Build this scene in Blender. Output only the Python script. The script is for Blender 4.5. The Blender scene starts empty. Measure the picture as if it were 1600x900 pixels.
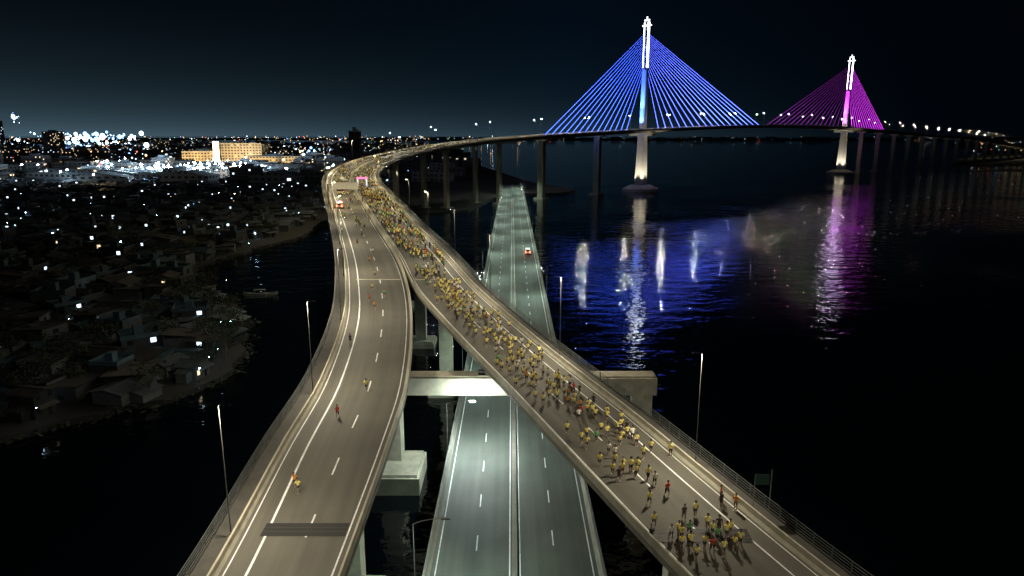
import bpy, bmesh, math, random
from mathutils import Vector, Matrix
random.seed(7)
R = random.random
def U(a,b): return a+(b-a)*R()
scene = bpy.context.scene
col = scene.collection

# ------------------------------------------------------------------ materials
def new_mat(name):
    m = bpy.data.materials.new(name); m.use_nodes = True
    return m, m.node_tree.nodes, m.node_tree.links, m.node_tree.nodes["Principled BSDF"]

def mat_noise(name, c, var=0.3, scale=1.0, rough=0.8, metal=0.0, bump=0.0, rnd=0.0, detail=6):
    m,n,l,b = new_mat(name)
    tc = n.new("ShaderNodeTexCoord"); nz = n.new("ShaderNodeTexNoise")
    nz.inputs["Scale"].default_value = scale; nz.inputs["Detail"].default_value = detail
    l.new(tc.outputs["Object"], nz.inputs["Vector"])
    nz2 = n.new("ShaderNodeTexNoise"); nz2.inputs["Scale"].default_value = scale*0.13
    l.new(tc.outputs["Object"], nz2.inputs["Vector"])
    add = n.new("ShaderNodeMath"); add.operation='ADD'
    l.new(nz.outputs["Fac"], add.inputs[0]); l.new(nz2.outputs["Fac"], add.inputs[1])
    mr = n.new("ShaderNodeMapRange"); mr.inputs[1].default_value=0.6; mr.inputs[2].default_value=1.4
    mr.inputs[3].default_value=1-var; mr.inputs[4].default_value=1+var
    l.new(add.outputs[0], mr.inputs[0])
    mul = n.new("ShaderNodeVectorMath"); mul.operation='SCALE'
    mul.inputs[0].default_value = c[:3]
    last = mr.outputs[0]
    if rnd>0:
        oi = n.new("ShaderNodeObjectInfo"); m2 = n.new("ShaderNodeMapRange")
        m2.inputs[3].default_value=1-rnd; m2.inputs[4].default_value=1+rnd
        l.new(oi.outputs["Random"], m2.inputs[0])
        mm = n.new("ShaderNodeMath"); mm.operation='MULTIPLY'
        l.new(last, mm.inputs[0]); l.new(m2.outputs[0], mm.inputs[1]); last = mm.outputs[0]
    l.new(last, mul.inputs["Scale"])
    l.new(mul.outputs[0], b.inputs["Base Color"])
    b.inputs["Roughness"].default_value = rough; b.inputs["Metallic"].default_value = metal
    if bump>0:
        bp = n.new("ShaderNodeBump"); bp.inputs["Strength"].default_value=bump; bp.inputs["Distance"].default_value=0.05
        l.new(nz.outputs["Fac"], bp.inputs["Height"]); l.new(bp.outputs[0], b.inputs["Normal"])
    return m

def mat_emit(name, c, s, sample=True):
    m,n,l,b = new_mat(name)
    b.inputs["Base Color"].default_value=(c[0]*.3,c[1]*.3,c[2]*.3,1)
    b.inputs["Emission Color"].default_value=(c[0],c[1],c[2],1)
    b.inputs["Emission Strength"].default_value=s
    if not sample: m.cycles.emission_sampling='NONE'
    return m

def mat_asphalt(name, c, dark=0.75):
    m,n,l,b = new_mat(name)
    uv = n.new("ShaderNodeUVMap")
    mp = n.new("ShaderNodeMapping"); mp.inputs["Scale"].default_value=(1.0,0.03,1)
    l.new(uv.outputs[0], mp.inputs[0])
    st = n.new("ShaderNodeTexNoise"); st.inputs["Scale"].default_value=0.9; st.inputs["Detail"].default_value=4
    l.new(mp.outputs[0], st.inputs["Vector"])
    bl = n.new("ShaderNodeTexNoise"); bl.inputs["Scale"].default_value=0.12; bl.inputs["Detail"].default_value=5
    l.new(uv.outputs[0], bl.inputs["Vector"])
    fn = n.new("ShaderNodeTexNoise"); fn.inputs["Scale"].default_value=9; fn.inputs["Detail"].default_value=3
    l.new(uv.outputs[0], fn.inputs["Vector"])
    a1=n.new("ShaderNodeMath"); a1.operation='ADD'; l.new(st.outputs[0],a1.inputs[0]); l.new(bl.outputs[0],a1.inputs[1])
    a2=n.new("ShaderNodeMath"); a2.operation='MULTIPLY_ADD'; l.new(fn.outputs[0],a2.inputs[0]); a2.inputs[1].default_value=.5; l.new(a1.outputs[0],a2.inputs[2])
    mr=n.new("ShaderNodeMapRange"); mr.inputs[1].default_value=0.85; mr.inputs[2].default_value=1.65; mr.inputs[3].default_value=dark; mr.inputs[4].default_value=1.3
    l.new(a2.outputs[0],mr.inputs[0])
    mul=n.new("ShaderNodeVectorMath"); mul.operation='SCALE'; mul.inputs[0].default_value=c; l.new(mr.outputs[0],mul.inputs["Scale"])
    l.new(mul.outputs[0], b.inputs["Base Color"]); b.inputs["Roughness"].default_value=.72
    bp=n.new("ShaderNodeBump"); bp.inputs["Strength"].default_value=.3; bp.inputs["Distance"].default_value=.02
    l.new(fn.outputs[0],bp.inputs["Height"]); l.new(bp.outputs[0],b.inputs["Normal"])
    return m

def mat_city(name, c, lit=0.25, wcol=(1,.75,.45), s=2.0, cell=(3.2,3.4)):
    m,n,l,b = new_mat(name)
    tc=n.new("ShaderNodeTexCoord"); sp=n.new("ShaderNodeSeparateXYZ"); l.new(tc.outputs["Object"],sp.inputs[0])
    def M(op,a,bv=None,cv=None):
        q=n.new("ShaderNodeMath"); q.operation=op
        for i,x in enumerate((a,bv,cv)):
            if x is None: continue
            if isinstance(x,(int,float)): q.inputs[i].default_value=x
            else: l.new(x,q.inputs[i])
        return q.outputs[0]
    xy=M('ADD',sp.outputs[0],sp.outputs[1])
    a=M('DIVIDE',xy,cell[0]); z=M('DIVIDE',sp.outputs[2],cell[1])
    fa=M('FRACT',a); fz=M('FRACT',z)
    w1=M('MULTIPLY',M('GREATER_THAN',fa,.25),M('LESS_THAN',fa,.8))
    w2=M('MULTIPLY',M('GREATER_THAN',fz,.35),M('LESS_THAN',fz,.8))
    win=M('MULTIPLY',w1,w2)
    cb=n.new("ShaderNodeCombineXYZ"); l.new(M('FLOOR',a),cb.inputs[0]); l.new(M('FLOOR',z),cb.inputs[1])
    oi=n.new("ShaderNodeObjectInfo"); l.new(M('MULTIPLY',oi.outputs["Random"],500),cb.inputs[2])
    wn=n.new("ShaderNodeTexWhiteNoise"); l.new(cb.outputs[0],wn.inputs["Vector"])
    on=M('GREATER_THAN',wn.outputs["Value"],1-lit)
    g=n.new("ShaderNodeNewGeometry"); sn=n.new("ShaderNodeSeparateXYZ"); l.new(g.outputs["Normal"],sn.inputs[0])
    wall=M('LESS_THAN',M('ABSOLUTE',sn.outputs[2]),.5)
    e=M('MULTIPLY',M('MULTIPLY',on,win),wall)
    l.new(M('MULTIPLY',M('MULTIPLY',e,wn.outputs["Value"]),s),b.inputs["Emission Strength"])
    b.inputs["Emission Color"].default_value=(*wcol,1)
    mx=n.new("ShaderNodeMix"); mx.data_type='RGBA'
    mx.inputs[6].default_value=(*c,1); mx.inputs[7].default_value=(.02,.025,.03,1)
    l.new(M('MULTIPLY',win,wall),mx.inputs[0]); l.new(mx.outputs[2],b.inputs["Base Color"])
    b.inputs["Roughness"].default_value=.7
    m.cycles.emission_sampling='NONE'
    return m

ASPH = mat_asphalt("asphalt_upper",(.092,.087,.071),.6)
ASPHL= mat_asphalt("asphalt_lower",(.080,.091,.080),.55)
CONC = mat_noise("concrete",(.42,.40,.32),.35,.8,.85,bump=.3)
CONCD= mat_noise("concrete_deck",(.20,.19,.165),.35,.5,.9)
WALKM= mat_noise("walkway_concrete",(.065,.062,.056),.4,.6,.9)
PAINT= mat_noise("white_paint",(.74,.77,.79),.35,3,.6)
STEEL= mat_noise("galvanised_steel",(.18,.20,.20),.2,4,.45,metal=.5)
POLEM= mat_noise("pole_paint",(.085,.085,.083),.1,3,.5)
DARKM= mat_noise("dark_metal",(.012,.012,.013),.3,5,.6,metal=.2)
LENS = mat_emit("warm_lamp_lens",(1,.885,.655),4500)
LENSY= mat_emit("yellow_lamp_lens",(1,.84,.52),6500)
LENSF= mat_emit("far_warm_lamp_lens",(1,.92,.78),4500)
LENSR= mat_emit("dim_far_lamp_lens",(1,.88,.7),500)
LENSG= mat_emit("pale_green_lamp_lens",(.76,1,.84),2900)
LAND = mat_noise("land_soil",(.03,.031,.031),.5,.06,.95)
PYL  = mat_noise("pylon_concrete",(.5,.5,.49),.15,.3,.8)
WHITEL=mat_emit("pylon_white_light",(.86,.95,1),12)
BLUEC= mat_emit("blue_cable_glow",(.050,.115,1),10)  # floodlight on the stays put into the material as emission
VIOC = mat_emit("violet_blue_cable_glow",(.085,.125,1),12)  # brighter fan, its lighting likewise put into the cable colour
PURPC= mat_emit("magenta_cable_glow",(.55,.03,.72),5)  # purple stays also glow by emission instead of being floodlit
PURPD= mat_emit("dim_purple_cable_glow",(.42,.02,.55),1.0)  # weaker lit fan, its dimness set in the emission
SKIN = mat_noise("skin",(.28,.16,.10),.15,8,.6,rnd=.3)
SHORT= mat_noise("running_shorts",(.03,.032,.045),.3,8,.8,rnd=.9)
SHOE = mat_noise("running_shoe",(.45,.42,.4),.3,8,.6,rnd=.5)
HAIR = mat_noise("black_hair",(.012,.01,.009),.3,20,.5)
FACE = mat_noise("dark_eyes_and_mouth",(.03,.012,.01),.1,8,.5)
SHIRT,n,l,b = new_mat("running_shirt")
oi=n.new("ShaderNodeObjectInfo"); nz=n.new("ShaderNodeTexNoise"); nz.inputs["Scale"].default_value=6
mr=n.new("ShaderNodeMapRange"); mr.inputs[3].default_value=.8; mr.inputs[4].default_value=1.15; l.new(nz.outputs[0],mr.inputs[0])
vm=n.new("ShaderNodeVectorMath"); vm.operation='SCALE'; l.new(oi.outputs["Color"],vm.inputs[0]); l.new(mr.outputs[0],vm.inputs["Scale"])
l.new(vm.outputs[0],b.inputs["Base Color"]); b.inputs["Roughness"].default_value=.8

# ------------------------------------------------------------------ builders
class MB:
    def __init__(s): s.v=[]; s.f=[]; s.m=[]
    def quad(s,pts,mi=0):
        i=len(s.v); s.v+= [tuple(p) for p in pts]; s.f.append(tuple(range(i,i+len(pts)))); s.m.append(mi)
    def box(s,x0,y0,z0,x1,y1,z1,mi=0,taper=1.0):
        cx,cy=(x0+x1)/2,(y0+y1)/2; i=len(s.v)
        s.v+=[(x0,y0,z0),(x1,y0,z0),(x1,y1,z0),(x0,y1,z0)]
        s.v+=[(cx+(x-cx)*taper,cy+(y-cy)*taper,z1) for x,y in((x0,y0),(x1,y0),(x1,y1),(x0,y1))]
        s.f+=[(i+3,i+2,i+1,i),(i+4,i+5,i+6,i+7),(i,i+1,i+5,i+4),(i+1,i+2,i+6,i+5),(i+2,i+3,i+7,i+6),(i+3,i,i+4,i+7)]
        s.m+=[mi]*6
    def tube(s,p0,p1,r0,r1=None,n=6,mi=0,cap=True):
        if r1 is None: r1=r0
        p0=Vector(p0);p1=Vector(p1);d=(p1-p0).normalized()
        a=d.cross(Vector((0,0,1)));
        if a.length<.01: a=Vector((1,0,0))
        a.normalize(); b_=d.cross(a); i=len(s.v)
        for p,r in((p0,r0),(p1,r1)):
            for k in range(n):
                t=2*math.pi*k/n; s.v.append(tuple(p+a*math.cos(t)*r+b_*math.sin(t)*r))
        for k in range(n):
            k2=(k+1)%n; s.f.append((i+k,i+k2,i+n+k2,i+n+k)); s.m.append(mi)
        if cap:
            s.f.append(tuple(i+n-1-k for k in range(n))); s.m.append(mi)
            s.f.append(tuple(i+n+k for k in range(n))); s.m.append(mi)
    def ball(s,c,r,mi=0,sz=1.0,n=6,rings=4):
        i=len(s.v); c=Vector(c)
        s.v.append(tuple(c+Vector((0,0,r*sz))))
        for j in range(1,rings):
            ph=math.pi*j/rings
            for k in range(n):
                t=2*math.pi*k/n; s.v.append(tuple(c+Vector((r*math.sin(ph)*math.cos(t),r*math.sin(ph)*math.sin(t),r*sz*math.cos(ph)))))
        s.v.append(tuple(c-Vector((0,0,r*sz)))); last=len(s.v)-1
        for k in range(n):
            s.f.append((i,i+1+k,i+1+(k+1)%n)); s.m.append(mi)
        for j in range(rings-2):
            o=i+1+j*n
            for k in range(n):
                s.f.append((o+k,o+n+k,o+n+(k+1)%n,o+(k+1)%n)); s.m.append(mi)
        o=i+1+(rings-2)*n
        for k in range(n):
            s.f.append((last,o+(k+1)%n,o+k)); s.m.append(mi)
    def mesh(s,name,mats):
        me=bpy.data.meshes.new(name); me.from_pydata(s.v,[],s.f)
        for m in (mats if isinstance(mats,(list,tuple)) else [mats]): me.materials.append(m)
        me.polygons.foreach_set("material_index",s.m); me.update(); return me

def add_obj(name,data,parent=None,loc=(0,0,0),rot=0):
    o=bpy.data.objects.new(name,data); o.location=loc
    if rot: o.rotation_euler=(0,0,rot)
    col.objects.link(o)
    if parent: o.parent=parent
    return o
def tag(o,label,cat,group=None,kind=None):
    o["label"]=label; o["category"]=cat
    if group: o["group"]=group
    if kind: o["kind"]=kind
    return o
def thing(name,label,cat,loc=(0,0,0),group=None,rot=0):
    return tag(add_obj(name,None,None,loc,rot),label,cat,group)
def struct(name,me,label,cat):
    return tag(add_obj(name,me),label,cat,None,"structure")
def copy_tree(o,loc,rot,scale=None):
    c=o.copy(); col.objects.link(c); c.location=loc; c.rotation_euler=(0,0,rot)
    if scale: c.scale=scale
    for ch in o.children:
        k=ch.copy(); k.parent=c; col.objects.link(k)
    return c

# ------------------------------------------------------------------ roadway paths
def hermite(pts,ts,t):
    n=len(pts); i=0
    while i<n-2 and t>ts[i+1]: i+=1
    def tan(j):
        a=max(j-1,0); b=min(j+1,n-1); return (pts[b]-pts[a])/(ts[b]-ts[a])
    h=ts[i+1]-ts[i]; u=(t-ts[i])/h; u2=u*u; u3=u2*u
    return pts[i]*(2*u3-3*u2+1)+tan(i)*h*(u3-2*u2+u)+pts[i+1]*(-2*u3+3*u2)+tan(i+1)*h*(u3-u2)
A_near=[(30,-23.5,-13.6,16),(48.4,-23.8,-13.7,16.5),(69,-24.9,-13.7,17.6),(86.5,-25.5,-14.2,18.5),(112.4,-28.6,-17.2,20.3),(135.7,-33.7,-21.6,22),(158.5,-39.6,-27.5,23.3),(206,-53.2,-41.6,24.8)]
B_near=[(30,21.3,32.6,16),(48.4,13.7,25.1,16.5),(62.4,8.1,19.6,17.3),(77,2.5,14.2,18),(86.5,-1.2,10.2,18.5),(98.1,-6,5.4,19.2),(112.4,-11.9,-.4,20.3),(131,-19.0,-7.3,21.6),(158.5,-26.7,-15.6,23.3),(206,-40.8,-29.7,24.8)]
C_far=[(-70.5,311,26),(-82.5,355,27.2),(-89.5,390,30.3),(-88,422,34.3),(-76.5,452,38.5),(-55,482,43),(-22,515,47.3),(25,561,50.8),(73,604.5,53.6),(121,648,56),(200,719.5,59.6),(284,795.5,61.8),(366,869.8,61.9),(448,944,60.5),(553,1039,56.5),(700,1172,51),(883,1337.6,45),(1050,1489,33),(1200,1625,21),(1400,1806,10)]
def ctrl(side):
    near=A_near if side=='A' else B_near
    L=[Vector((a,y,z)) for y,a,b,z in near]; Rr=[Vector((b,y,z)) for y,a,b,z in near]
    pts=[Vector((-41.2,206,0))]+[Vector(c) for c in C_far]
    for i in range(1,len(pts)):
        a=pts[i-1]; b=pts[min(i+1,len(pts)-1)]; d=b-a; d.z=0; d.normalize(); nn=Vector((d.y,-d.x,0))
        y=pts[i].y; g=.35 if y<500 else (1.4 if y<530 else 3.0); w=12.6 if y<500 else (13.3 if y<530 else 14.6)
        if side=='A': L.append(pts[i]-nn*w); Rr.append(pts[i]-nn*g)
        else: L.append(pts[i]+nn*g); Rr.append(pts[i]+nn*w)
    return L,Rr
class Path:
    def __init__(s,side):
        L,Rr=ctrl(side); C=[(a+b)/2 for a,b in zip(L,Rr)]
        ts=[0]
        for i in range(1,len(C)): ts.append(ts[-1]+(C[i]-C[i-1]).length)
        s.L,s.R,s.ts=L,Rr,ts; s.len=ts[-1]
    def at(s,t):
        l_=hermite(s.L,s.ts,t); r_=hermite(s.R,s.ts,t); u=r_-l_; u.z=0; w=u.length; return l_,r_,u/w,w
    def s_of_y(s,y):
        t=0
        while t<s.len:
            l_,r_,u,w=s.at(t)
            if (l_.y+r_.y)/2>=y: return t
            t+=.5
        return s.len
    def samples(s,t0=0,t1=None,step=4):
        t1=s.len if t1 is None else t1; n=max(1,int(round((t1-t0)/step))); return [t0+(t1-t0)*i/n for i in range(n+1)]
PA,PB=Path('A'),Path('B')

def sweep(mb,path,prof,t0=0,t1=None,step=4,closed=True,uv=None):
    ss=path.samples(t0,t1,step); base=len(mb.v); n=None
    for t in ss:
        l_,r_,u,w=path.at(t); pr=prof(w); n=len(pr)
        for a,h in pr: mb.v.append(tuple(l_+u*a+Vector((0,0,h))))
        if uv is not None: uv.extend([(a,t) for a,h in pr])
    m=n if closed else n-1
    for i in range(len(ss)-1):
        for k in range(m):
            k2=(k+1)%n; o=base+i*n
            mb.f.append((o+k,o+k2,o+n+k2,o+n+k)); mb.m.append(0)
    if closed:
        mb.f.append(tuple(base+k for k in range(n))); mb.m.append(0)
        o=base+(len(ss)-1)*n; mb.f.append(tuple(o+n-1-k for k in range(n))); mb.m.append(0)

def build_carriage(path,outer,label):
    v=thing("viaduct",label,"elevated road bridge")
    ol,orr=(2.3,.30) if outer=='L' else (.30,2.3)
    mb=MB(); sweep(mb,path,lambda w:[(-ol,-.02),(-ol,-.55),(2.2,-.8),(3.3,-2.4),(w-3.3,-2.4),(w-2.2,-.8),(w+orr,-.55),(w+orr,-.02)])
    add_obj("deck",mb.mesh("deck",CONCD),v)
    mb=MB(); uv=[]
    sweep(mb,path,lambda w:[(.1,.02),(w/2,.03),(w-.1,.02)],closed=False,uv=uv)
    me=mb.mesh("road_surface",ASPH); ul=me.uv_layers.new(name="UVMap")
    for lp in me.loops: ul.data[lp.index].uv=uv[lp.vertex_index]
    add_obj("road_surface",me,v)
    mb=MB(); sweep(mb,path,lambda w:[(-.26,-.01),(-.20,.85),(-.02,.85),(.04,.35),(.22,.0)])
    add_obj("parapet",mb.mesh("parapet",CONC),v)
    mb=MB(); sweep(mb,path,lambda w:[(w-.22,.0),(w-.04,.35),(w+.02,.85),(w+.20,.85),(w+.26,-.01)])
    add_obj("parapet",mb.mesh("parapet",CONC),v)
    mb=MB()
    if outer=='L': sweep(mb,path,lambda w:[(-2.3,.0),(-2.3,.22),(-2.05,.22),(-2.05,.04),(-.28,.04)],closed=False)
    else: sweep(mb,path,lambda w:[(w+.28,.04),(w+2.05,.04),(w+2.05,.22),(w+2.3,.22),(w+2.3,.0)],closed=False)
    add_obj("walkway",mb.mesh("walkway",WALKM),v)
    mb=MB(); t1=path.s_of_y(420)
    fo=(lambda w:-2.18) if outer=='L' else (lambda w:w+2.18)
    for h in (.45,.72,.98,1.25):
        sweep(mb,path,lambda w,h=h:[(fo(w)-.03,h-.03),(fo(w)+.03,h-.03),(fo(w)+.03,h+.03),(fo(w)-.03,h+.03)],t1=t1,step=4)
    t=0
    while t<t1:
        l_,r_,u,w=path.at(t); p=l_+u*fo(w); mb.tube(p+Vector((0,0,.2)),p+Vector((0,0,1.32)),.045,n=4); t+=2
    add_obj("railing",mb.mesh("railing",STEEL),v)
    mb=MB()
    def strip(off,wd,t0,t1,step=4): sweep(mb,path,lambda w:[(off(w)-wd/2,.045),(off(w)+wd/2,.045)],t0=t0,t1=t1,step=step,closed=False)
    T=path.len
    if outer=='L':
        strip(lambda w:2.45,.22,0,T); strip(lambda w:.62,.12,0,T); strip(lambda w:w-.75,.15,0,T); mid=lambda w:2.45+(w-3.2)/2
    else:
        strip(lambda w:.75,.15,0,T); strip(lambda w:w-2.5,.16,0,T); strip(lambda w:w-.62,.10,0,T); mid=lambda w:.75+(w-3.25)/2+.2
    t=3.0
    while t<T-4 and t<1100:
        strip(mid,.17,t,t+3.4,step=2); t+=10.2
    add_obj("road_marking",mb.mesh("road_marking",PAINT),v)
    return v
VA=build_carriage(PA,'L',"grey concrete elevated road with nearly empty lanes")
VB=build_carriage(PB,'R',"grey concrete elevated road crowded with yellow shirted runners")

def joint(v,path,y,light=False):
    t=path.s_of_y(y); l_,r_,u,w=path.at(t)
    la,ra,_,_=path.at(t+.8); lb,rb,_,_=path.at(t-.8); f=((la+ra)-(lb+rb)); f.normalize()
    f=Vector((-u.y,u.x,f.z/max(.1,math.hypot(f.x,f.y))))
    z=Vector((0,0,.062))
    a0,a1=(2.0,w-.9) if path is PA else (.5,w-2.2)
    mb=MB(); hw=.28 if light else .95
    mb.quad([l_+u*a0-f*hw+z,l_+u*a1-f*hw+z,l_+u*a1+f*hw+z,l_+u*a0+f*hw+z],0)
    z=Vector((0,0,.068))
    if not light:
        for o in(-.30,.30): mb.quad([l_+u*a0+f*(o-.03)+z,l_+u*a1+f*(o-.03)+z,l_+u*a1+f*(o+.03)+z,l_+u*a0+f*(o+.03)+z],1)
    add_obj("expansion_joint",mb.mesh("expansion_joint",[CONC,CONC] if light else [DARKM,WALKM]),v)
joint(VA,PA,54.2); joint(VB,PB,53.2); joint(VA,PA,137,True); joint(VB,PB,137,True)

def column_mesh(w,d,h,hh=True,capw=7):
    mb=MB(); mb.box(-w/2,-d/2,0,w/2,d/2,h-2.2,0)
    if hh:
        i=len(mb.v)
        mb.v+=[(-w/2,-d/2,h-2.2),(w/2,-d/2,h-2.2),(w/2,d/2,h-2.2),(-w/2,d/2,h-2.2),(-capw/2,-d/2-.2,h-.9),(capw/2,-d/2-.2,h-.9),(capw/2,d/2+.2,h-.9),(-capw/2,d/2+.2,h-.9)]
        mb.f+=[(i,i+1,i+5,i+4),(i+1,i+2,i+6,i+5),(i+2,i+3,i+7,i+6),(i+3,i,i+4,i+7)]; mb.m+=[0]*4
        mb.box(-capw/2,-d/2-.2,h-.9,capw/2,d/2+.2,h,0)
    return mb.mesh("pier",CONC)
def footing_mesh(w,d,h):
    mb=MB(); mb.box(-w/2,-d/2,-2,w/2,d/2,h-.4,0); mb.box(-w/2+.3,-d/2+.3,h-.4,w/2-.3,d/2-.3,h,0,.97)
    return mb.mesh("pile_cap",CONC)
def pier(v,path,y,dx=0,foot=True,t=None,w=2.6,d=2.2,cw=None):
    if t is None: t=path.s_of_y(y)
    l_,r_,u,W=path.at(t); c=(l_+r_)/2+u*dx; top=c.z-2.42
    add_obj("pier",column_mesh(w,d,top+1.0,True,cw or min(7,W-6)),v,(c.x,c.y,-1),math.atan2(u.y,u.x))
    if foot: add_obj("pile_cap",footing_mesh(w+4.4,d+4.6,1.6),v,(c.x,c.y,0),math.atan2(u.y,u.x))
pier(VA,PA,66,1.6)
for y in (128,160): pier(VA,PA,y)
pier(VB,PB,57,0)
for y in (131,163): pier(VB,PB,y)
for path,v in((PA,VA),(PB,VB)):
    t=path.s_of_y(200); tend=path.s_of_y(535)
    while t<tend:
        pier(v,path,0,t=t,w=3.2,d=2.6); t+=50
for y in (566,612): pier(VA,PA,0,dx=8.8,t=PA.s_of_y(y),w=6.2,d=3.2,cw=14)
t=PA.s_of_y(990)
while t<PA.len-60:
    pier(VA,PA,0,dx=8.8,t=t,w=5.5,d=3,cw=14); t+=62
mb=MB(); mb.box(-1.6,-1.6,3.0,1.6,1.6,16.6); add_obj("pier",mb.mesh("pier",CONC),VA,(-18.3,96.6,0))
mb=MB(); mb.box(-3.6,-4.4,-2,3.6,4.4,2.6); mb.box(-3.3,-4.1,2.6,3.3,4.1,3.0,0,.97); mb.box(-5.6,-1.2,-2,-3.6,1.2,1.4)
add_obj("pile_cap",mb.mesh("pile_cap",CONC),VA,(-17,94.5,0))
g=thing("portal_beam","long pale concrete portal beam spanning over the lower road","concrete beam",(0,96.5,0))
mb=MB(); mb.box(-16.6,-1.5,13.5,21.4,1.5,16.1); mb.box(-16.3,-1.2,16.1,21.1,1.2,16.35)
add_obj("crossbeam",mb.mesh("crossbeam",CONC),g)
mb=MB(); mb.box(18.0,-1.35,2.5,20.8,1.35,13.5); add_obj("pier",mb.mesh("pier",CONC),g)
mb=MB(); mb.box(15,-4,-2,23,4,2.6); add_obj("pile_cap",mb.mesh("pile_cap",CONC),g)
for x in (-4.5,-.5,3,6): 
    mb=MB(); mb.box(x-.5,-.6,16.35,x+.5,.6,16.85); add_obj("bearing",mb.mesh("bearing",DARKM),g)

# ------------------------------------------------------------------ lower road bridge
lr=thing("low_bridge","straight four lane low bridge lit pale green","road bridge")
XL,XR,Y0,Y1,ZL=-8.8,9.3,38,640,6.0
mb=MB(); mb.box(XL-.4,Y0,ZL-1.5,XR+.4,Y1,ZL-.02); add_obj("deck",mb.mesh("deck",CONCD),lr)
mb=MB(); n_=60; uv=[]
for i in range(n_+1):
    y=Y0+(Y1-Y0)*i/n_
    for x in (XL,XR): mb.v.append((x,y,ZL)); uv.append((x,y))
for i in range(n_): mb.f.append((2*i,2*i+1,2*i+3,2*i+2)); mb.m.append(0)
me=mb.mesh("road_surface",ASPHL); ul=me.uv_layers.new(name="UVMap")
for lp in me.loops: ul.data[lp.index].uv=uv[lp.vertex_index]
add_obj("road_surface",me,lr)
for x,s in((XL,1),(XR,-1)):
    mb=MB(); prof=[(-.4,0),(-.4,.9),(-.15,.9),(-.05,.3),(.2,.01)]
    for y in(Y0,Y1):
        for a,h in prof: mb.v.append((x+s*a,y,ZL+h))
    for k in range(5):
        k2=(k+1)%5; mb.f.append((k,k2,5+k2,5+k)); mb.m.append(0)
    add_obj("parapet",mb.mesh("parapet",CONCD),lr)
    mb=MB()
    for h in(1.15,1.4): mb.box(x-s*.3-.03,Y0,ZL+h-.03,x-s*.3+.03,Y1,ZL+h+.03)
    y=Y0
    while y<Y1: mb.box(x-s*.3-.04,y,ZL+.88,x-s*.3+.04,y+.08,ZL+1.42); y+=2.5
    add_obj("railing",mb.mesh("railing",STEEL),lr)
mb=MB(); mb.box(.02,Y0,ZL+.003,.58,Y1,ZL+.28); add_obj("median_kerb",mb.mesh("median_kerb",CONCD),lr)
mb=MB()
def ystrip(x,w,y0,y1): mb.quad([(x-w/2,y0,ZL+.006),(x+w/2,y0,ZL+.006),(x+w/2,y1,ZL+.006),(x-w/2,y1,ZL+.006)])
for x in(-.25,.85,XL+.7,XR-.7): ystrip(x,.13,Y0,Y1)
y=Y0+2
while y<Y1-4:
    ystrip(-3.95,.15,y,y+3); ystrip(4.65,.15,y+1,y+4); y+=9.2
add_obj("road_marking",mb.mesh("road_marking",PAINT),lr)
y=50
while y<600:
    mb=MB(); mb.box(-7.5,-1,-2,-5.5,1,ZL-2.4); mb.box(5.5,-1,-2,7.5,1,ZL-2.4); mb.box(-8.5,-1.2,ZL-2.4,8.9,1.2,ZL-1.5)
    add_obj("pier",mb.mesh("pier",CONC),lr,(0.2,y,0)); y+=35

# ------------------------------------------------------------------ lamps
def lamp_parts(name,label,h,arm,rise,lens,group,drop=False,rp=.065):
    o=thing(name,label,"street lamp",(0,0,-500),group)
    mb=MB(); mb.tube((0,0,0),(0,0,.4),.15,.15,8); mb.tube((0,0,.4),(0,0,h),rp,rp*.6,8)
    add_obj("pole",mb.mesh("pole",POLEM),o)
    mb=MB(); 
    pts=[(0,0,h),(arm*.25,0,h+rise*.5),(arm*.6,0,h+rise*.85),(arm,0,h+rise)]
    for a,b in zip(pts,pts[1:]): mb.tube(a,b,.04,.035,6)
    add_obj("arm",mb.mesh("arm",POLEM),o)
    z=h+rise
    mb=MB(); mb.box(arm-.12,-.18,z-.05,arm+.74,.18,z+.06,0,.8); add_obj("lamp_head",mb.mesh("lamp_head",POLEM),o)
    mb=MB()
    if drop: mb.box(arm+.0,-.13,z-.16,arm+.62,.13,z-.053)
    else: mb.quad([(arm,-.15,z-.054),(arm,.15,z-.054),(arm+.70,.15,z-.054),(arm+.70,-.15,z-.054)])
    add_obj("lamp_lens",mb.mesh("lamp_lens",lens),o)
    return o
LU="tall slim straight steel street lamp on the viaduct barrier"; GU="street lamps along the viaduct"; GL_="street lamps along the low bridge"
TU=lamp_parts("street_lamp",LU,12.2,.3,.1,LENS,GU)
TY_=lamp_parts("street_lamp",LU,12.4,.5,.2,LENSY,GU)
TF=lamp_parts("street_lamp",LU,12.4,.9,.4,LENSF,GU,True,.12)
TR=lamp_parts("street_lamp",LU,12.4,.9,.4,LENSR,GU,True,.12)
TL=lamp_parts("street_lamp","curved arm street lamp beside the low bridge",9.2,2.8,.6,LENSG,GL_)
TL2=lamp_parts("street_lamp","lit curved arm street lamp beside the concrete crossbeam",7.6,3.4,.5,mat_emit("bright_drop_lens",(.85,1,.92),6500),GL_,True)
def upper(path,side,ts):
    for t in ts:
        l_,r_,u,w=path.at(t)
        if side=='L': p=l_-u*.5; rot=math.atan2(u.y,u.x)
        else: p=r_+u*.5; rot=math.atan2(-u.y,-u.x)
        T=(TU if p.y<225 else TY_) if p.z<36.5 else (TF if p.x<470 else TR)
        copy_tree(T,(p.x,p.y,p.z+.03),rot)
tA=[PA.s_of_y(y) for y in(31,53.2,83,112,140)]; t=PA.s_of_y(172)  # some in-between poles are added to keep the deck evenly lit
while t<PA.len: tA.append(t); t+=38 if t<480 else 58
tB=[PB.s_of_y(y) for y in(32.5,65,95,123,150)]; t=PB.s_of_y(182)  # likewise closer spaced, with extra lamps added for even deck light
while t<PB.len: tB.append(t); t+=38 if t<480 else 58
upper(PA,'L',tA); upper(PB,'R',tB)
for y in(25.5,58): copy_tree(TL,(-9.35,y,ZL),0)
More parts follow.
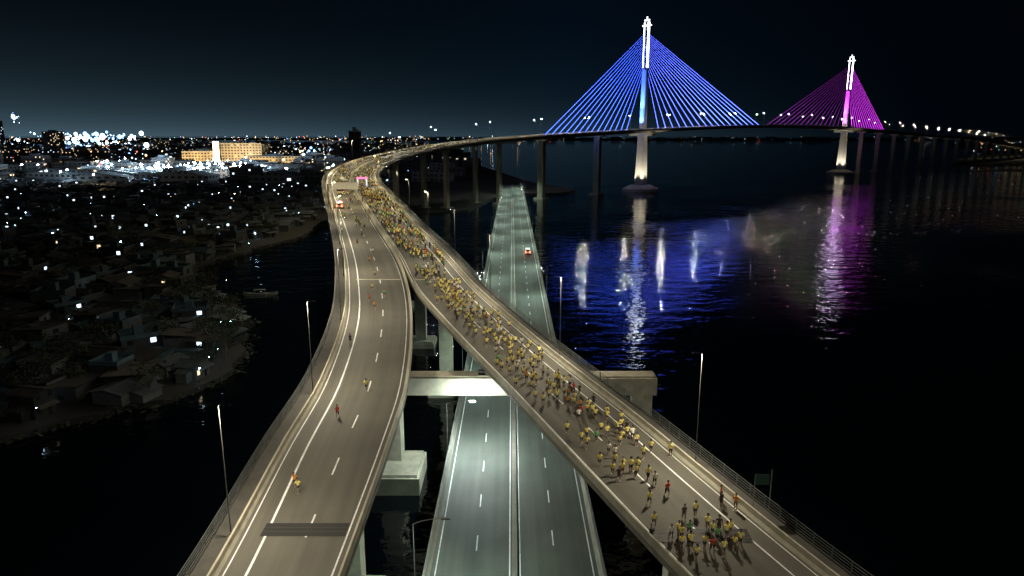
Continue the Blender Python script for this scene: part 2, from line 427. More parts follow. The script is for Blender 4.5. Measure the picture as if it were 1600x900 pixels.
copy_tree(TL2,(-9.35,91.6,ZL),0)
y=123
while y<620:
    copy_tree(TL,(-9.35,y,ZL),0)
    if y>150: copy_tree(TL,(9.85,y+20,ZL),math.pi)
    y+=46
for T in(TU,TL,TF,TL2,TY_,TR):
    for c in list(T.children): bpy.data.objects.remove(c)
    bpy.data.objects.remove(T)

# ------------------------------------------------------------------ pylons
dv=Vector((327,296,0)).normalized(); nv=Vector((dv.y,-dv.x,0)); ROT=math.atan2(dv.y,dv.x)
def pylon(pos,deckz,cmats,ccol,label,sideA,sideB,nA,nB,fp):
    o=thing("bridge_pylon",label,"bridge tower",(pos[0],pos[1],0),rot=ROT)
    mb=MB(); mb.tube((0,0,-2),(0,0,2.5),17,17,16); mb.tube((0,0,2.5),(0,0,5.5),16.4,10,16); add_obj("pile_cap",mb.mesh("pile_cap",PYL),o)
    def shaft(z0,z1,a0,b0,a1,b1):
        m=MB(); ch=.18
        def ring(a,b,z):
            x,y=a/2,b/2; c=min(x,y)*ch*2
            return [(x-c,-y,z),(x,-y+c,z),(x,y-c,z),(x-c,y,z),(-x+c,y,z),(-x,y-c,z),(-x,-y+c,z),(-x+c,-y,z)]
        r0,r1=ring(a0,b0,z0),ring(a1,b1,z1); m.v=r0+r1
        for k in range(8):
            k2=(k+1)%8; m.f.append((k,k2,8+k2,8+k)); m.m.append(0)
        m.f.append(tuple(range(7,-1,-1))); m.m.append(0); m.f.append(tuple(range(8,16))); m.m.append(0)
        return m
    add_obj("lower_leg",shaft(5,deckz-2.6,9,10,7.5,7).mesh("lower_leg",PYL),o)
    mb=MB(); mb.box(-3,-13,deckz-5.5,3,13,deckz-2.5); add_obj("crossbeam",mb.mesh("crossbeam",PYL),o)
    add_obj("upper_leg",shaft(deckz-2.6,109,6.6,4.8,3.8,5.0).mesh("upper_leg",PYL),o)
    for s in(-1,1):
        m=shaft(109,151,2.0,.9,1.5,.7); add_obj("mast",m.mesh("mast",PYL),o,(0,s*2.05,0))
        m=MB()
        m.box(-.55,s*.50-.07,111,.55,s*.50+.07,150); m.box(-1.16,-.2,111,-1.04,.2,150)
        add_obj("light_strip",m.mesh("light_strip",WHITEL),o,(0,s*2.05,0))
    mb=MB(); mb.box(-.8,-4.6,146.6,.8,4.6,147.6); mb.box(-.6,-2.6,151,.6,2.6,152.2); mb.box(-.4,-.4,152.2,.4,.4,154.6)
    add_obj("tower_crown",mb.mesh("tower_crown",mat_emit("crown_light",(.86,.95,1),3)),o)
    for z in(112,120,128,136,143):
        mb=MB(); mb.box(-.6,-1.6,z,.6,1.6,z+1.0); add_obj("tie_beam",mb.mesh("tie_beam",PYL),o)
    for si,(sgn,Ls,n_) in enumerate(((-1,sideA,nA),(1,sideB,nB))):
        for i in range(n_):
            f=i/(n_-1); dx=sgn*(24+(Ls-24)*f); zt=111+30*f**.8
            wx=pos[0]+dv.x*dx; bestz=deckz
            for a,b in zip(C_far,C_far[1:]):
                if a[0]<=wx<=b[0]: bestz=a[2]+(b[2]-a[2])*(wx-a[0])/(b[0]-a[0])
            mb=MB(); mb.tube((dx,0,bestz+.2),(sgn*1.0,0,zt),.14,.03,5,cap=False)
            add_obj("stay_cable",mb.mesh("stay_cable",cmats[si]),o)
    def flood(loc,aim,color,P,ang,name="floodlight"):
        ld=bpy.data.lights.new(name,'SPOT'); ld.energy=P; ld.color=color; ld.spot_size=math.radians(ang); ld.spot_blend=.6; ld.shadow_soft_size=.6
        lo=bpy.data.objects.new(name,ld); col.objects.link(lo); lo.parent=o; lo.location=loc
        d=Vector(aim)-Vector(loc); lo.rotation_euler=d.to_track_quat('-Z','Y').to_euler()
    for sx in(-1,1):
        for sy in(-1,1):
            flood((sx*16,sy*2.4,deckz+1.5),(0,0,94),ccol,330000*fp,32)
            flood((sx*13,sy*2.4,deckz+1.2),(0,0,deckz+20),ccol,95000*fp,62)
    for a in range(4):
        t=math.pi/4+a*math.pi/2
        flood((math.cos(t)*14,math.sin(t)*14,4.2),(0,0,38),(1,.86,.62),50000,60)
    return o
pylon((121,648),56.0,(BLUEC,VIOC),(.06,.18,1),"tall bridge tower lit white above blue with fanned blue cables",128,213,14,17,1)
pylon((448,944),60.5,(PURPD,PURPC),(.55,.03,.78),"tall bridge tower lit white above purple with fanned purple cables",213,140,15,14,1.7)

# ------------------------------------------------------------------ land & water
WATER,n,l,b=new_mat("sea_water")
b.inputs["Base Color"].default_value=(.0010,.0025,.004,1); b.inputs["IOR"].default_value=1.45
b.inputs["Roughness"].default_value=.03
tc=n.new("ShaderNodeTexCoord")
def nzz(scale,det,rg=.55,ms=(1,1,1)):
    q=n.new("ShaderNodeTexNoise"); q.inputs["Scale"].default_value=scale; q.inputs["Detail"].default_value=det; q.inputs["Roughness"].default_value=rg
    mp=n.new("ShaderNodeMapping"); mp.inputs["Scale"].default_value=ms; l.new(tc.outputs["Object"],mp.inputs[0]); l.new(mp.outputs[0],q.inputs["Vector"]); return q.outputs[0]
na=nzz(.16,2,.5,(.7,1,1)); nb=nzz(.8,2,.5,(.8,1,1)); nc=nzz(.011,3)
m3=n.new("ShaderNodeMapRange"); m3.inputs[1].default_value=.40; m3.inputs[2].default_value=.60; m3.inputs[3].default_value=.35; m3.inputs[4].default_value=1.0
l.new(nc,m3.inputs[0])
ma=n.new("ShaderNodeMath"); ma.operation='MULTIPLY_ADD'; l.new(na,ma.inputs[0]); ma.inputs[1].default_value=4.5; l.new(nb,ma.inputs[2])
bp=n.new("ShaderNodeBump"); bp.inputs["Distance"].default_value=.12; l.new(m3.outputs[0],bp.inputs["Strength"]); l.new(ma.outputs[0],bp.inputs["Height"]); l.new(bp.outputs[0],b.inputs["Normal"])
mb=MB(); S=45000; mb.quad([(-S,-2000,0),(S,-2000,0),(S,S,0),(-S,S,0)])
struct("water",mb.mesh("water",WATER),"dark rippled sea water reflecting the lights at night","water")
def land(pts,z,label):
    mb=MB(); mb.quad([(x,y,z) for x,y in pts])
    n_=len(pts)
    for i in range(n_):
        a,b_=pts[i],pts[(i+1)%n_]; mb.quad([(a[0],a[1],z),(a[0],a[1],-1),(b_[0],b_[1],-1),(b_[0],b_[1],z)])
    return struct("ground",mb.mesh("ground",LAND),label,"ground")
COAST0=[(-200,82),(-86.6,107),(-80.6,114),(-67.3,124),(-62,136),(-64,157),(-74,184),(-94,214),(-113,233),(-123,262),(-116,309),(-108,338),(-108,404),(-104,430),(-70,455),(-30,470),(-10,600),(45,612),(60,650),(20,760),(-60,1200),(-300,3200)]
COAST=[]
for i,(a,b_) in enumerate(zip(COAST0,COAST0[1:])):
    L_=math.hypot(b_[0]-a[0],b_[1]-a[1]); k_=max(1,int(L_/4.5)) if i<14 else 1
    for j in range(k_):
        f=j/k_; x=a[0]+(b_[0]-a[0])*f; y=a[1]+(b_[1]-a[1])*f
        COAST.append((x+(random.gauss(0,1.2) if j else 0),y+(random.gauss(0,1.2) if j else 0)))
COAST.append(COAST0[-1])
land(COAST+[(-6000,9000),(-9000,3000),(-3000,400)],1.2,"dark built up coastal ground beside the river")
land([(790,1245),(900,1225),(1500,1500),(4000,2600),(6000,6000),(2600,4200),(1300,1900),(960,1500)],1.2,"dark low island ground at the far end of the bridge")
land([(-9000,9500),(-1500,7500),(2500,6800),(6000,6500),(9000,6500),(12000,12000),(-9000,14000)],3,"distant low coast across the strait")
land([(640,1010),(700,1018),(760,1000),(860,1060),(780,1070),(740,1062),(680,1040)],.3,"pale tidal sandbar beside the bridge")
mb=MB()
for i in range(5,len(COAST)-1):
    a,b_=COAST[i],COAST[i+1]
    if a[1]>420: break
    for k in range(40):
        f=R(); x=a[0]+(b_[0]-a[0])*f+random.gauss(-.3,1.2); y=a[1]+(b_[1]-a[1])*f+random.gauss(.2,1.2); s=U(.15,.7)
        c=Vector((x,y,U(-.1,.9))); 
        pts=[c+Vector((U(-1,1)*s*1.5,U(-1,1)*s*1.5,U(-.5,1)*s)) for _ in range(4)]
        j=len(mb.v); mb.v+=[tuple(p) for p in pts]; mb.f+=[(j,j+1,j+2),(j,j+2,j+3),(j,j+3,j+1),(j+1,j+3,j+2)]; mb.m+=[int(U(0,1.99))]*4
tag(add_obj("shore_rubble",mb.mesh("shore_rubble",[mat_noise("rubble",(.05,.05,.048),.5,.5,.95),mat_noise("scrub",(.022,.03,.02),.5,.5,.95)])),"ragged rocks, scrub and debris along the riverbank","rubble",None,"stuff")

def inside(x,y,poly):
    c=False; j=len(poly)-1
    for i in range(len(poly)):
        xi,yi=poly[i]; xj,yj=poly[j]
        if (yi>y)!=(yj>y) and x<(xj-xi)*(y-yi)/(yj-yi)+xi: c=not c
        j=i
    return c
POLY=COAST0+[(-6000,9000),(-9000,3000),(-3000,400)]

# ------------------------------------------------------------------ houses
WALLM=mat_noise("house_wall",(.065,.072,.08),.4,.7,.9,rnd=.8)
ROOFM=[mat_noise("corrugated_roof",(.085,.105,.12),.5,.8,.7,rnd=.8),mat_noise("rusty_roof",(.062,.058,.054),.5,.8,.8,rnd=.6),mat_noise("blue_roof",(.04,.075,.10),.45,.8,.7,rnd=.7)]
GLASSD=mat_noise("dark_window",(.02,.025,.03),.2,2,.2)
GLASSL=[mat_emit("warm_window",(1,.76,.45),1.6,False),mat_emit("cool_window",(.65,.85,1),2.4,False)]
def house_geo(w,d,h,style):
    wall=MB(); roof=MB(); wins=[]; door=MB()
    wall.box(-w/2,-d/2,0,w/2,d/2,h)
    if style==0:
        r=h+w*.15
        for s in(-1,1):
            y=s*(d/2); wall.quad([(-w/2,y,h),(w/2,y,h),(0,y,r)])
        e=.5
        for s in(-1,1):
            roof.quad([(0,-d/2-e,r+.05),(s*(w/2+e),-d/2-e,h-.05),(s*(w/2+e),d/2+e,h-.05),(0,d/2+e,r+.05)])
            for k in range(1,int(d/.9)):
                yy=-d/2+k*.9; roof.quad([(0,yy,r+.09),(s*(w/2+e),yy,h),(s*(w/2+e),yy+.12,h),(0,yy+.12,r+.09)])
        roof.box(-.15,-d/2-e,r,.15,d/2+e,r+.15)
    elif style==1:
        roof.quad([(-w/2-.5,-d/2-.5,h+.2),(w/2+.5,-d/2-.5,h+1.0),(w/2+.5,d/2+.5,h+1.0),(-w/2-.5,d/2+.5,h+.2)])
        roof.quad([(-w/2-.5,-d/2-.5,h+.1),(-w/2-.5,d/2+.5,h+.1),(w/2+.5,d/2+.5,h+.9),(w/2+.5,-d/2-.5,h+.9)])
        wall.box(w/2-.1,-d/2,h,w/2,d/2,h+.85)
        roof.box(-w*.3,-d*.2,h+.5,-w*.1,d*.1,h+.75)
    else:
        roof.box(-w/2-.2,-d/2-.2,h,w/2+.2,d/2+.2,h+.25)
        for s in(-1,1):
            roof.box(-w/2-.2,s*(d/2)-.1,h+.25,w/2+.2,s*(d/2)+.1,h+.9)
            roof.box(s*w/2-.1,-d/2+.12,h+.25,s*w/2+.1,d/2-.12,h+.9)
        roof.box(-1,-1,h+.25,.6,.8,h+2.2)
    roof.quad([(-w/2,-d/2-.01,2.6),(w/2,-d/2-.01,2.6),(w/2,-d/2-1.6,2.2),(-w/2,-d/2-1.6,2.2)])
    wall.box(-w/2-2.2,-d*.3,0,-w/2-.01,d*.25,2.1); roof.quad([(-w/2-2.5,-d*.35,2.1),(-w/2-.02,-d*.35,2.75),(-w/2-.02,d*.3,2.75),(-w/2-2.5,d*.3,2.1)])
    fl=1 if h<4.5 else 2
    for f in range(fl):
        z=1+f*2.7
        for x in((-w*.3,w*.28) if f else (-w*.3,)):
            m=MB(); m.box(x-.5,-d/2-.05,z,x+.5,-d/2+.02,z+1.0); wins.append(m)
        m=MB(); m.box(w/2-.02,-.6,z,w/2+.05,.6,z+1.0); wins.append(m)
    door.box(w*.1,-d/2-.05,0,w*.1+.9,-d/2+.02,2.0)
    return wall,roof,wins,door
templates=[];templ_single=[]
specs=[(6,5.5,2.9,0),(5,7,4.8,0),(7,6,5.0,2),(5,5.5,2.8,1),(7,5.5,4.7,1),(8,6.5,3.1,0),(5.5,7.5,3.0,0),(10,6,3.4,1),(6,9,3.2,0)]
for i,(w,d,h,st) in enumerate(specs):
    wall,roof,wins,door=house_geo(w,d,h,st)
    o=tag(add_obj("house",None,None,(0,0,-500)),"","house","houses crowded along the riverbank")
    add_obj("wall",wall.mesh("wall",WALLM),o); add_obj("roof",roof.mesh("roof",ROOFM[i%3]),o)
    add_obj("door",door.mesh("door",GLASSD),o)
    for k,m in enumerate(wins): add_obj("window",m.mesh("window",GLASSL[(i+k)%2] if (i+k)%5==0 else GLASSD),o)
    templates.append((o,st,h))
    for lit in(0,0,1,2):
        s=MB(); s.v=list(wall.v); s.f=list(wall.f); s.m=list(wall.m)
        for q,mi in [(roof,1),(door,2)]+[(x,3 if lit and (j+lit)%4==0 else 2) for j,x in enumerate(wins)]:
            off=len(s.v); s.v+=q.v; s.f+=[tuple(a+off for a in f) for f in q.f]; s.m+=[mi]*len(q.f)
        templ_single.append((s,i,lit,s.mesh("house",[WALLM,ROOFM[i%3],GLASSD,GLASSL[lit%2]])))
LAB={0:"low house with gabled metal roof",1:"small house with sloping metal roof",2:"flat roofed concrete house with parapet"}
cands=[]
y=112.0
while y<800:
    step=6.6 if y<240 else 8.4+ (y-240)*.014
    x=-.80*y-12
    while x<-60:
        px,py=x+U(-.34,.34)*step,y+U(-.34,.34)*step
        if inside(px+4,py-4,POLY) and inside(px+4,py+3.5,POLY) and inside(px,py,POLY):
            if not (260<py and px>-124): cands.append((px,py))
        x+=step*1.05
    y+=step
cands.sort(key=lambda p:p[0]**2+p[1]**2)
stuffm=MB()
for i,(x,y) in enumerate(cands):
    rot=random.choice((0,math.pi/2,math.pi,-math.pi/2))+U(-.3,.3)
    if R()<.4: rot=U(-.6,1.2)
    sc=U(.75,1.3)
    if i<100:
        T,st,h=random.choice(templates); c=copy_tree(T,(x,y,1.2),rot,(sc,sc,U(.8,1.1)))
        c["label"]=("two storey " if h>4.5 and st!=2 else "")+LAB[st]+" by the river"
    elif i<290:
        s,ti,lit,me=random.choice(templ_single); c=add_obj("house",me,None,(x,y,1.2),rot); sc*=1.05; c.scale=(sc,sc,sc)
        tag(c,LAB[specs[ti][3]]+(" and lit windows" if lit else " and dark windows"),"house","houses crowded along the riverbank")
    else:
        s,ti,lit,me=random.choice(templ_single); off=len(stuffm.v); k=1.05+(y-240)*.0012; ca,sa=math.cos(rot)*k,math.sin(rot)*k
        stuffm.v+=[(x+a*ca-b_*sa,y+a*sa+b_*ca,1.2+z*1.1) for a,b_,z in s.v]; stuffm.f+=[tuple(q+off for q in f) for f in s.f]; stuffm.m+=s.m
tag(add_obj("distant_houses",stuffm.mesh("distant_houses",[WALLM,ROOFM[0],GLASSD,GLASSL[1]])),"dense mass of low houses spreading behind the riverbank","houses",None,"stuff")
for T,st,h in templates:
    for c in list(T.children): bpy.data.objects.remove(c)
    bpy.data.objects.remove(T)

# ------------------------------------------------------------------ city buildings
CITY=[mat_city("tower_facade_a",(.22,.21,.20),.12),mat_city("tower_facade_b",(.16,.17,.18),.10,(.7,.88,1),2.4),mat_city("tower_facade_c",(.28,.24,.19),.16,(1,.7,.38),1.6,(4,3.6)),mat_city("warehouse_wall",(.25,.27,.28),.10,(.8,.92,1),2.5,(7,5))]
ROOFC=mat_noise("flat_roof",(.30,.36,.42),.35,.1,.9)
def building(x,y,w,d,h,mi,rot=0,label=None,group="buildings of the lit harbour city",mat=None,name="city_building"):
    mb=MB()
    if mi==3:
        mb.box(-w/2,-d/2,0,w/2,d/2,h); r=h+w*.1
        mb.quad([(-w/2-1,-d/2-1,h),(0,-d/2-1,r),(0,d/2+1,r),(-w/2-1,d/2+1,h)],1); mb.quad([(0,-d/2-1,r),(w/2+1,-d/2-1,h),(w/2+1,d/2+1,h),(0,d/2+1,r)],1)
        for s in(-1,1): mb.quad([(-w/2,s*d/2,h),(w/2,s*d/2,h),(0,s*d/2,r-.1)],0)
    else:
        mb.box(-w/2,-d/2,0,w/2,d/2,h); mb.box(-w/2-.3,-d/2-.3,h,w/2+.3,d/2+.3,h+.8,1)
        if h>14: mb.box(-w*.2,-d*.2,h+.8,w*.15,d*.2,h+4,1); mb.box(w*.25,-d*.1,h+.8,w*.35,d*.1,h+2.4,1)
    o=add_obj(name,mb.mesh(name,[mat or CITY[mi],ROOFC]),None,(x,y,1.2),rot)
    lab=label or ("wide low warehouse with a shallow pitched roof" if mi==3 else ("tall" if h>30 else "mid rise")+" city block with scattered lit windows")
    return tag(o,lab,"building",group)
WARMF=mat_city("warm_floodlit_facade",(.5,.42,.28),.08,(1,.72,.3),1.0,(5,4.5))
building(-520,1180,60,50,24,2,.1,"long floodlit beige hall beside the taller block",mat=WARMF)
building(-460,1190,76,55,37,2,.1,"large floodlit beige block glowing warm at night",mat=WARMF)
building(-378,1120,80,45,17,2,.05,"long low floodlit beige commercial building",mat=WARMF)
sg=thing("floodlit_column","bright warm lit vertical sign column on the beige block","sign",(-487,1148,1.2))
mb=MB(); mb.box(-4,-2,0,4,2,36); add_obj("column",mb.mesh("column",CONC),sg)
mb=MB(); mb.box(-4.6,-2.4,0,4.6,-2.1,40); add_obj("light_panel",mb.mesh("light_panel",mat_emit("warm_panel",(1,.72,.34),12)),sg)
def warmflood(x,y,tx,ty,tz,P,ang=75):
    o=thing("floodlight_post","low floodlight post aimed at the beige building","floodlight",(x,y,1.2),"floodlights at the beige building")
    mb=MB(); mb.tube((0,0,0),(0,0,5),.15,.12,6); mb.box(-.6,-.3,5,.6,.3,5.8); add_obj("post",mb.mesh("post",STEEL),o)
    ld=bpy.data.lights.new("floodlight",'SPOT'); ld.energy=P; ld.color=(1,.70,.34); ld.spot_size=math.radians(ang); ld.spot_blend=.7; ld.shadow_soft_size=.5
    lo=bpy.data.objects.new("floodlight",ld); col.objects.link(lo); lo.parent=o; lo.location=(0,.4,5.9)
    d=Vector((tx-x,ty-y,tz-7)); lo.rotation_euler=d.to_track_quat('-Z','Y').to_euler()
for x in(-540,-508,-478,-445,-425): warmflood(x,1118,x,1160,20,90000)
for x in(-410,-385,-350): warmflood(x,1070,x,1100,10,50000)
building(-138,615,9,9,53,1,0,"dark slender tower with a red light on top",mat=mat_noise("dark_facade",(.03,.03,.035),.3,.3,.6))
building(-1120,1500,42,30,80,1,.1,"tall dark apartment tower under construction"); building(-1050,1600,30,30,58,0,0)
for i in range(115):
    y=690+1900*R()**1.4; x=-y*U(.12,.80)-60
    if not inside(x,y,POLY) : continue
    if abs(x+460)<110 and abs(y-1150)<150: continue
    if R()<.5 and y<1500: building(x,y,U(30,65),U(22,40),U(7,11),3,U(-.4,.4))
    else: building(x,y,U(16,40),U(14,30),U(9,22)*(1+.8*(R()<.12)),random.choice((0,1,2)),U(-.3,.3))
smb=MB()
for i in range(900):
    y=760+6500*R()**1.6; x=-y*U(-.02,.85)-80
    if not inside(x,y,POLY): continue
    w,d,h=U(12,36)*(1+y/4500),U(12,30),U(5,16)*(1+(y>3000)*.4); smb.box(x-w/2,y-d/2,1.2,x+w/2,y+d/2,1.2+h)
tag(add_obj("distant_buildings",smb.mesh("distant_buildings",mat_city("distant_facade",(.18,.185,.19),.04,(1,.8,.55),1.2,(6,5)))),"mass of distant city blocks under the night glow","buildings",None,"stuff")
smb=MB()
for i in range(260):
    x=U(-1500,8500); y=U(7000,8000)-x*.03; h=U(8,35); w=U(30,120); smb.box(x-w/2,y,2,x+w/2,y+30,3+h)
tag(add_obj("distant_coast_buildings",smb.mesh("distant_coast_buildings",mat_noise("far_facade",(.1,.1,.1),.2,.01,.9))),"dark low skyline on the far coast","buildings",None,"stuff")

LC=[mat_emit("city_light_white",(.66,.86,1),8,False),mat_emit("city_light_cyan",(.22,.48,1),5,False),mat_emit("city_light_warm",(1,.58,.26),5,False),mat_emit("city_light_red",(1,.12,.06),6,False),mat_emit("city_light_green",(.3,1,.6),4,False)]
smb=MB()
def pick(cool=.6):
    r=R()
    if r<cool: return 0 if R()<.6 else 1
    return 2 if r<.93 else 3 if r<.97 else 4
def cluster(u,v,n_,su,sd,size,cool=.7,hmax=12,hmin=3):
    for _ in range(n_):
        y=v*math.exp(random.gauss(0,sd)); x=y*(u+random.gauss(0,su))
        if not inside(x,y,POLY): continue
        s=size*y/1000*(.3+1.7*R()**3); smb.ball((x,y,1.5+U(hmin,hmax)),s,pick(cool),n=6,rings=4)
cluster(-.52,880,125,.05,.07,1.25,.97); cluster(-.44,960,90,.035,.07,1.2,.92); cluster(-.60,850,34,.04,.05,1.1,.95)
cluster(-.62,2600,100,.035,.12,2.1,.97,60); cluster(-.57,3000,50,.02,.1,1.9,.85,50)
cluster(-.707,2200,12,.003,.005,1.4,1.0,122,88); cluster(-.35,1150,85,.035,.12,1.2,.65); cluster(-.30,1900,80,.04,.2,1.1,.5)
cluster(-.38,900,50,.03,.06,1.1,.8); cluster(-.27,1000,32,.02,.1,1.0,.65); cluster(-.50,1700,70,.07,.2,1.0,.6); cluster(-.71,1100,24,.03,.12,1.0,.8)
for i in range(260):
    y=900+3600*R()**1.4; x=-y*U(.06,.80)-50
    if not inside(x,y,POLY): continue
    smb.ball((x,y,1.5+U(3,13)),y/1000*(.22+.36*R()),pick(.55),n=5,rings=3)
for i in range(130):  # faint small lamps over the rooftops of the low quarter
    x,y=cands[int(U(200,len(cands)-1))]
    smb.ball((x+3,y-3,U(4.5,6.5)),U(.12,.26)*y/450,random.choice((0,0,1,1,2)),n=5,rings=3)
for i in range(260):
    y=U(4500,7800); x=y*U(-.75,.02); smb.ball((x,y,U(8,45)),U(1.2,3.2),pick(.45),n=5,rings=3)
for i in range(110):
    x=U(-500,7800); y=U(6950,7400); smb.ball((x,y,U(8,40)),U(1.0,2.4)*(.6 if x<4500 else 1),pick(),n=5,rings=3)
for i in range(55):
    y=U(1700,4200); x=y*U(.66,.80)
    smb.ball((x,y,U(6,18)),.45*y/1700*U(.6,1.3),pick(),n=5,rings=3)
tag(add_obj("distant_city_lights",smb.mesh("distant_city_lights",LC)),"countless tiny white cyan and amber city lights","city lights",None,"stuff")
STREETL=[mat_emit("street_bulb_cool",(.50,.78,1),100),mat_emit("street_bulb_warm",(1,.70,.40),70),mat_emit("mast_bulb_cool",(.62,.83,1),620),mat_emit("mast_bulb_warm",(1,.72,.42),380)]
BL={}
def bulb_lamp(x,y,h,r,mi,label,group,name="street_lamp",cat="street lamp"):
    o=thing(name,label,cat,(x,y,1.2),group)
    key=(h,r,mi)
    if key not in BL:
        mb=MB(); mb.tube((0,0,0),(0,0,h),.09*h/6,.06*h/6,6); mb.tube((0,0,h),(.7*h/6,0,h+.3),.05*h/6,.05,5); a=mb.mesh("pole",STEEL)
        mb=MB(); mb.ball((.7*h/6,0,h+.2-r*.5),r,0,.8,n=8,rings=5); b_=mb.mesh("lamp_bulb",STREETL[mi]); BL[key]=(a,b_)
    add_obj("pole",BL[key][0],o); add_obj("lamp_bulb",BL[key][1],o); o.rotation_euler=(0,0,U(0,6.28))
for i in range(84):
    x,y=cands[int(R()**.9*min(len(cands),900))]; x+=3.3; y-=3.2
    if inside(x+3,y-3,POLY): bulb_lamp(x,y,random.choice((2.8,3.6,4.6)),random.choice((.06,.09,.12)) if y<260 else random.choice((.11,.16,.21)),0 if R()<.84 else 1,"small neighbourhood lamp glowing between houses","neighbourhood street lamps")
for (x,y) in((-64.5,134),(-73,170),(-84,112.5),(-117,300),(-66,147),(-69,161),(-95,222),(-66,141),(-70,156)):
    bulb_lamp(x,y,2.8,random.choice((.06,.10)),0 if R()<.8 else 1,"bright lamp on the riverbank edge","neighbourhood street lamps")
for i in range(88):
    if i<62: y=U(740,1000); x=y*U(-.60,-.38)
    else: y=U(620,1150); x=-y*U(.2,.76)-30
    bulb_lamp(x,y,15,.8,2 if R()<.82 else 3,"tall floodlight mast above the city streets","city floodlight masts")

# ------------------------------------------------------------------ trees
LEAF=mat_noise("foliage",(.04,.055,.03),.6,1.2,.8,rnd=.3); BARK=mat_noise("bark",(.09,.07,.05),.3,4,.9)
tt=[]
for k in range(3):
    o=tag(add_obj("tree",None,None,(0,0,-500)),"dark leafy tree growing between riverside houses","tree","trees among the houses")
    h=U(5,7); mb=MB(); mb.tube((0,0,0),(.2,.1,h*.55),.28,.18,7); crown=MB()
    for j in range(6):
        a=j*1.05+U(-.3,.3); e=Vector((math.cos(a)*U(1.2,2.4),math.sin(a)*U(1.2,2.4),h*U(.75,1.05))); mb.tube((.2,.1,h*.5),e,.11,.04,5)
        for q in range(80):
            p=e+Vector((random.gauss(0,.75),random.gauss(0,.75),random.gauss(0,.5))); s=U(.15,.34)
            u=Vector((U(-1,1),U(-1,1),U(-1,1))).normalized(); w=u.cross(Vector((U(-1,1),U(-1,1),U(-1,1)))).normalized()
            crown.quad([p-u*s,p+w*s*.5,p+u*s,p-w*s*.5])
    add_obj("trunk",mb.mesh("trunk",BARK),o); add_obj("crown",crown.mesh("crown",LEAF),o); tt.append(o)
for i in range(90):
    x,y=cands[int(R()*min(len(cands),330))]; x+=U(3,4); y+=U(3,4)
    if inside(x+2,y,POLY): copy_tree(random.choice(tt),(x,y,1.2),U(0,6),(U(.8,1.2),)*3)
for (x,y) in((-63.5,140),(-66,160),(-78,186),(-98,217),(-69,125),(-118,240),(-72,172),(-64.5,150)):
    copy_tree(random.choice(tt),(x-1.5,y,1.2),U(0,6),(1,1,.9))
for T in tt:
    for c in list(T.children): bpy.data.objects.remove(c)
    bpy.data.objects.remove(T)

# ------------------------------------------------------------------ boat
def boat(x,y,rot,label,L=11):
    o=thing("outrigger_boat",label,"boat",(x,y,0),None,rot)
    W=mat_noise("boat_hull_paint",(.2,.22,.22),.3,2,.6)
    mb=MB(); n_=10; rings=[]
    for i in range(n_+1):
        f=i/n_*2-1; w=.75*(1-abs(f)**2.4)+.03; zb=-.3+.6*abs(f)**3; zt=.7+.7*abs(f)**3; x_=f*L/2
        rings.append([(x_,-w,zt),(x_,-w*.6,zb),(x_,w*.6,zb),(x_,w,zt)])
    for r in rings: mb.v+=r
    for i in range(n_):
        for k in range(3): mb.f.append((i*4+k,i*4+k+1,i*4+5+k,i*4+4+k)); mb.m.append(0)
        mb.f.append((i*4+3,i*4,i*4+4,i*4+7)); mb.m.append(0)
    add_obj("hull",mb.mesh("hull",W),o)
    for s in(-1,1):
        mb=MB(); mb.tube((-L*.35,s*2.9,.12),(L*.35,s*2.9,.12),.1,.08,6); mb.tube((-L*.2,0,1),(-L*.2,s*2.9,.15),.05); mb.tube((L*.2,0,1),(L*.2,s*2.9,.15),.05)
        add_obj("outrigger",mb.mesh("outrigger",W),o)
    mb=MB(); mb.box(-2,-.7,1.9,1.6,.7,2.0); 
    for a,b_ in((-1.9,-.6),(1.5,-.6),(-1.9,.6),(1.5,.6)): mb.tube((a,b_,.7),(a,b_,1.9),.04,n=5)
    add_obj("canopy",mb.mesh("canopy",W),o)
boat(-82,217,.1,"grey outrigger boat with canopy moored on the dark river",11)

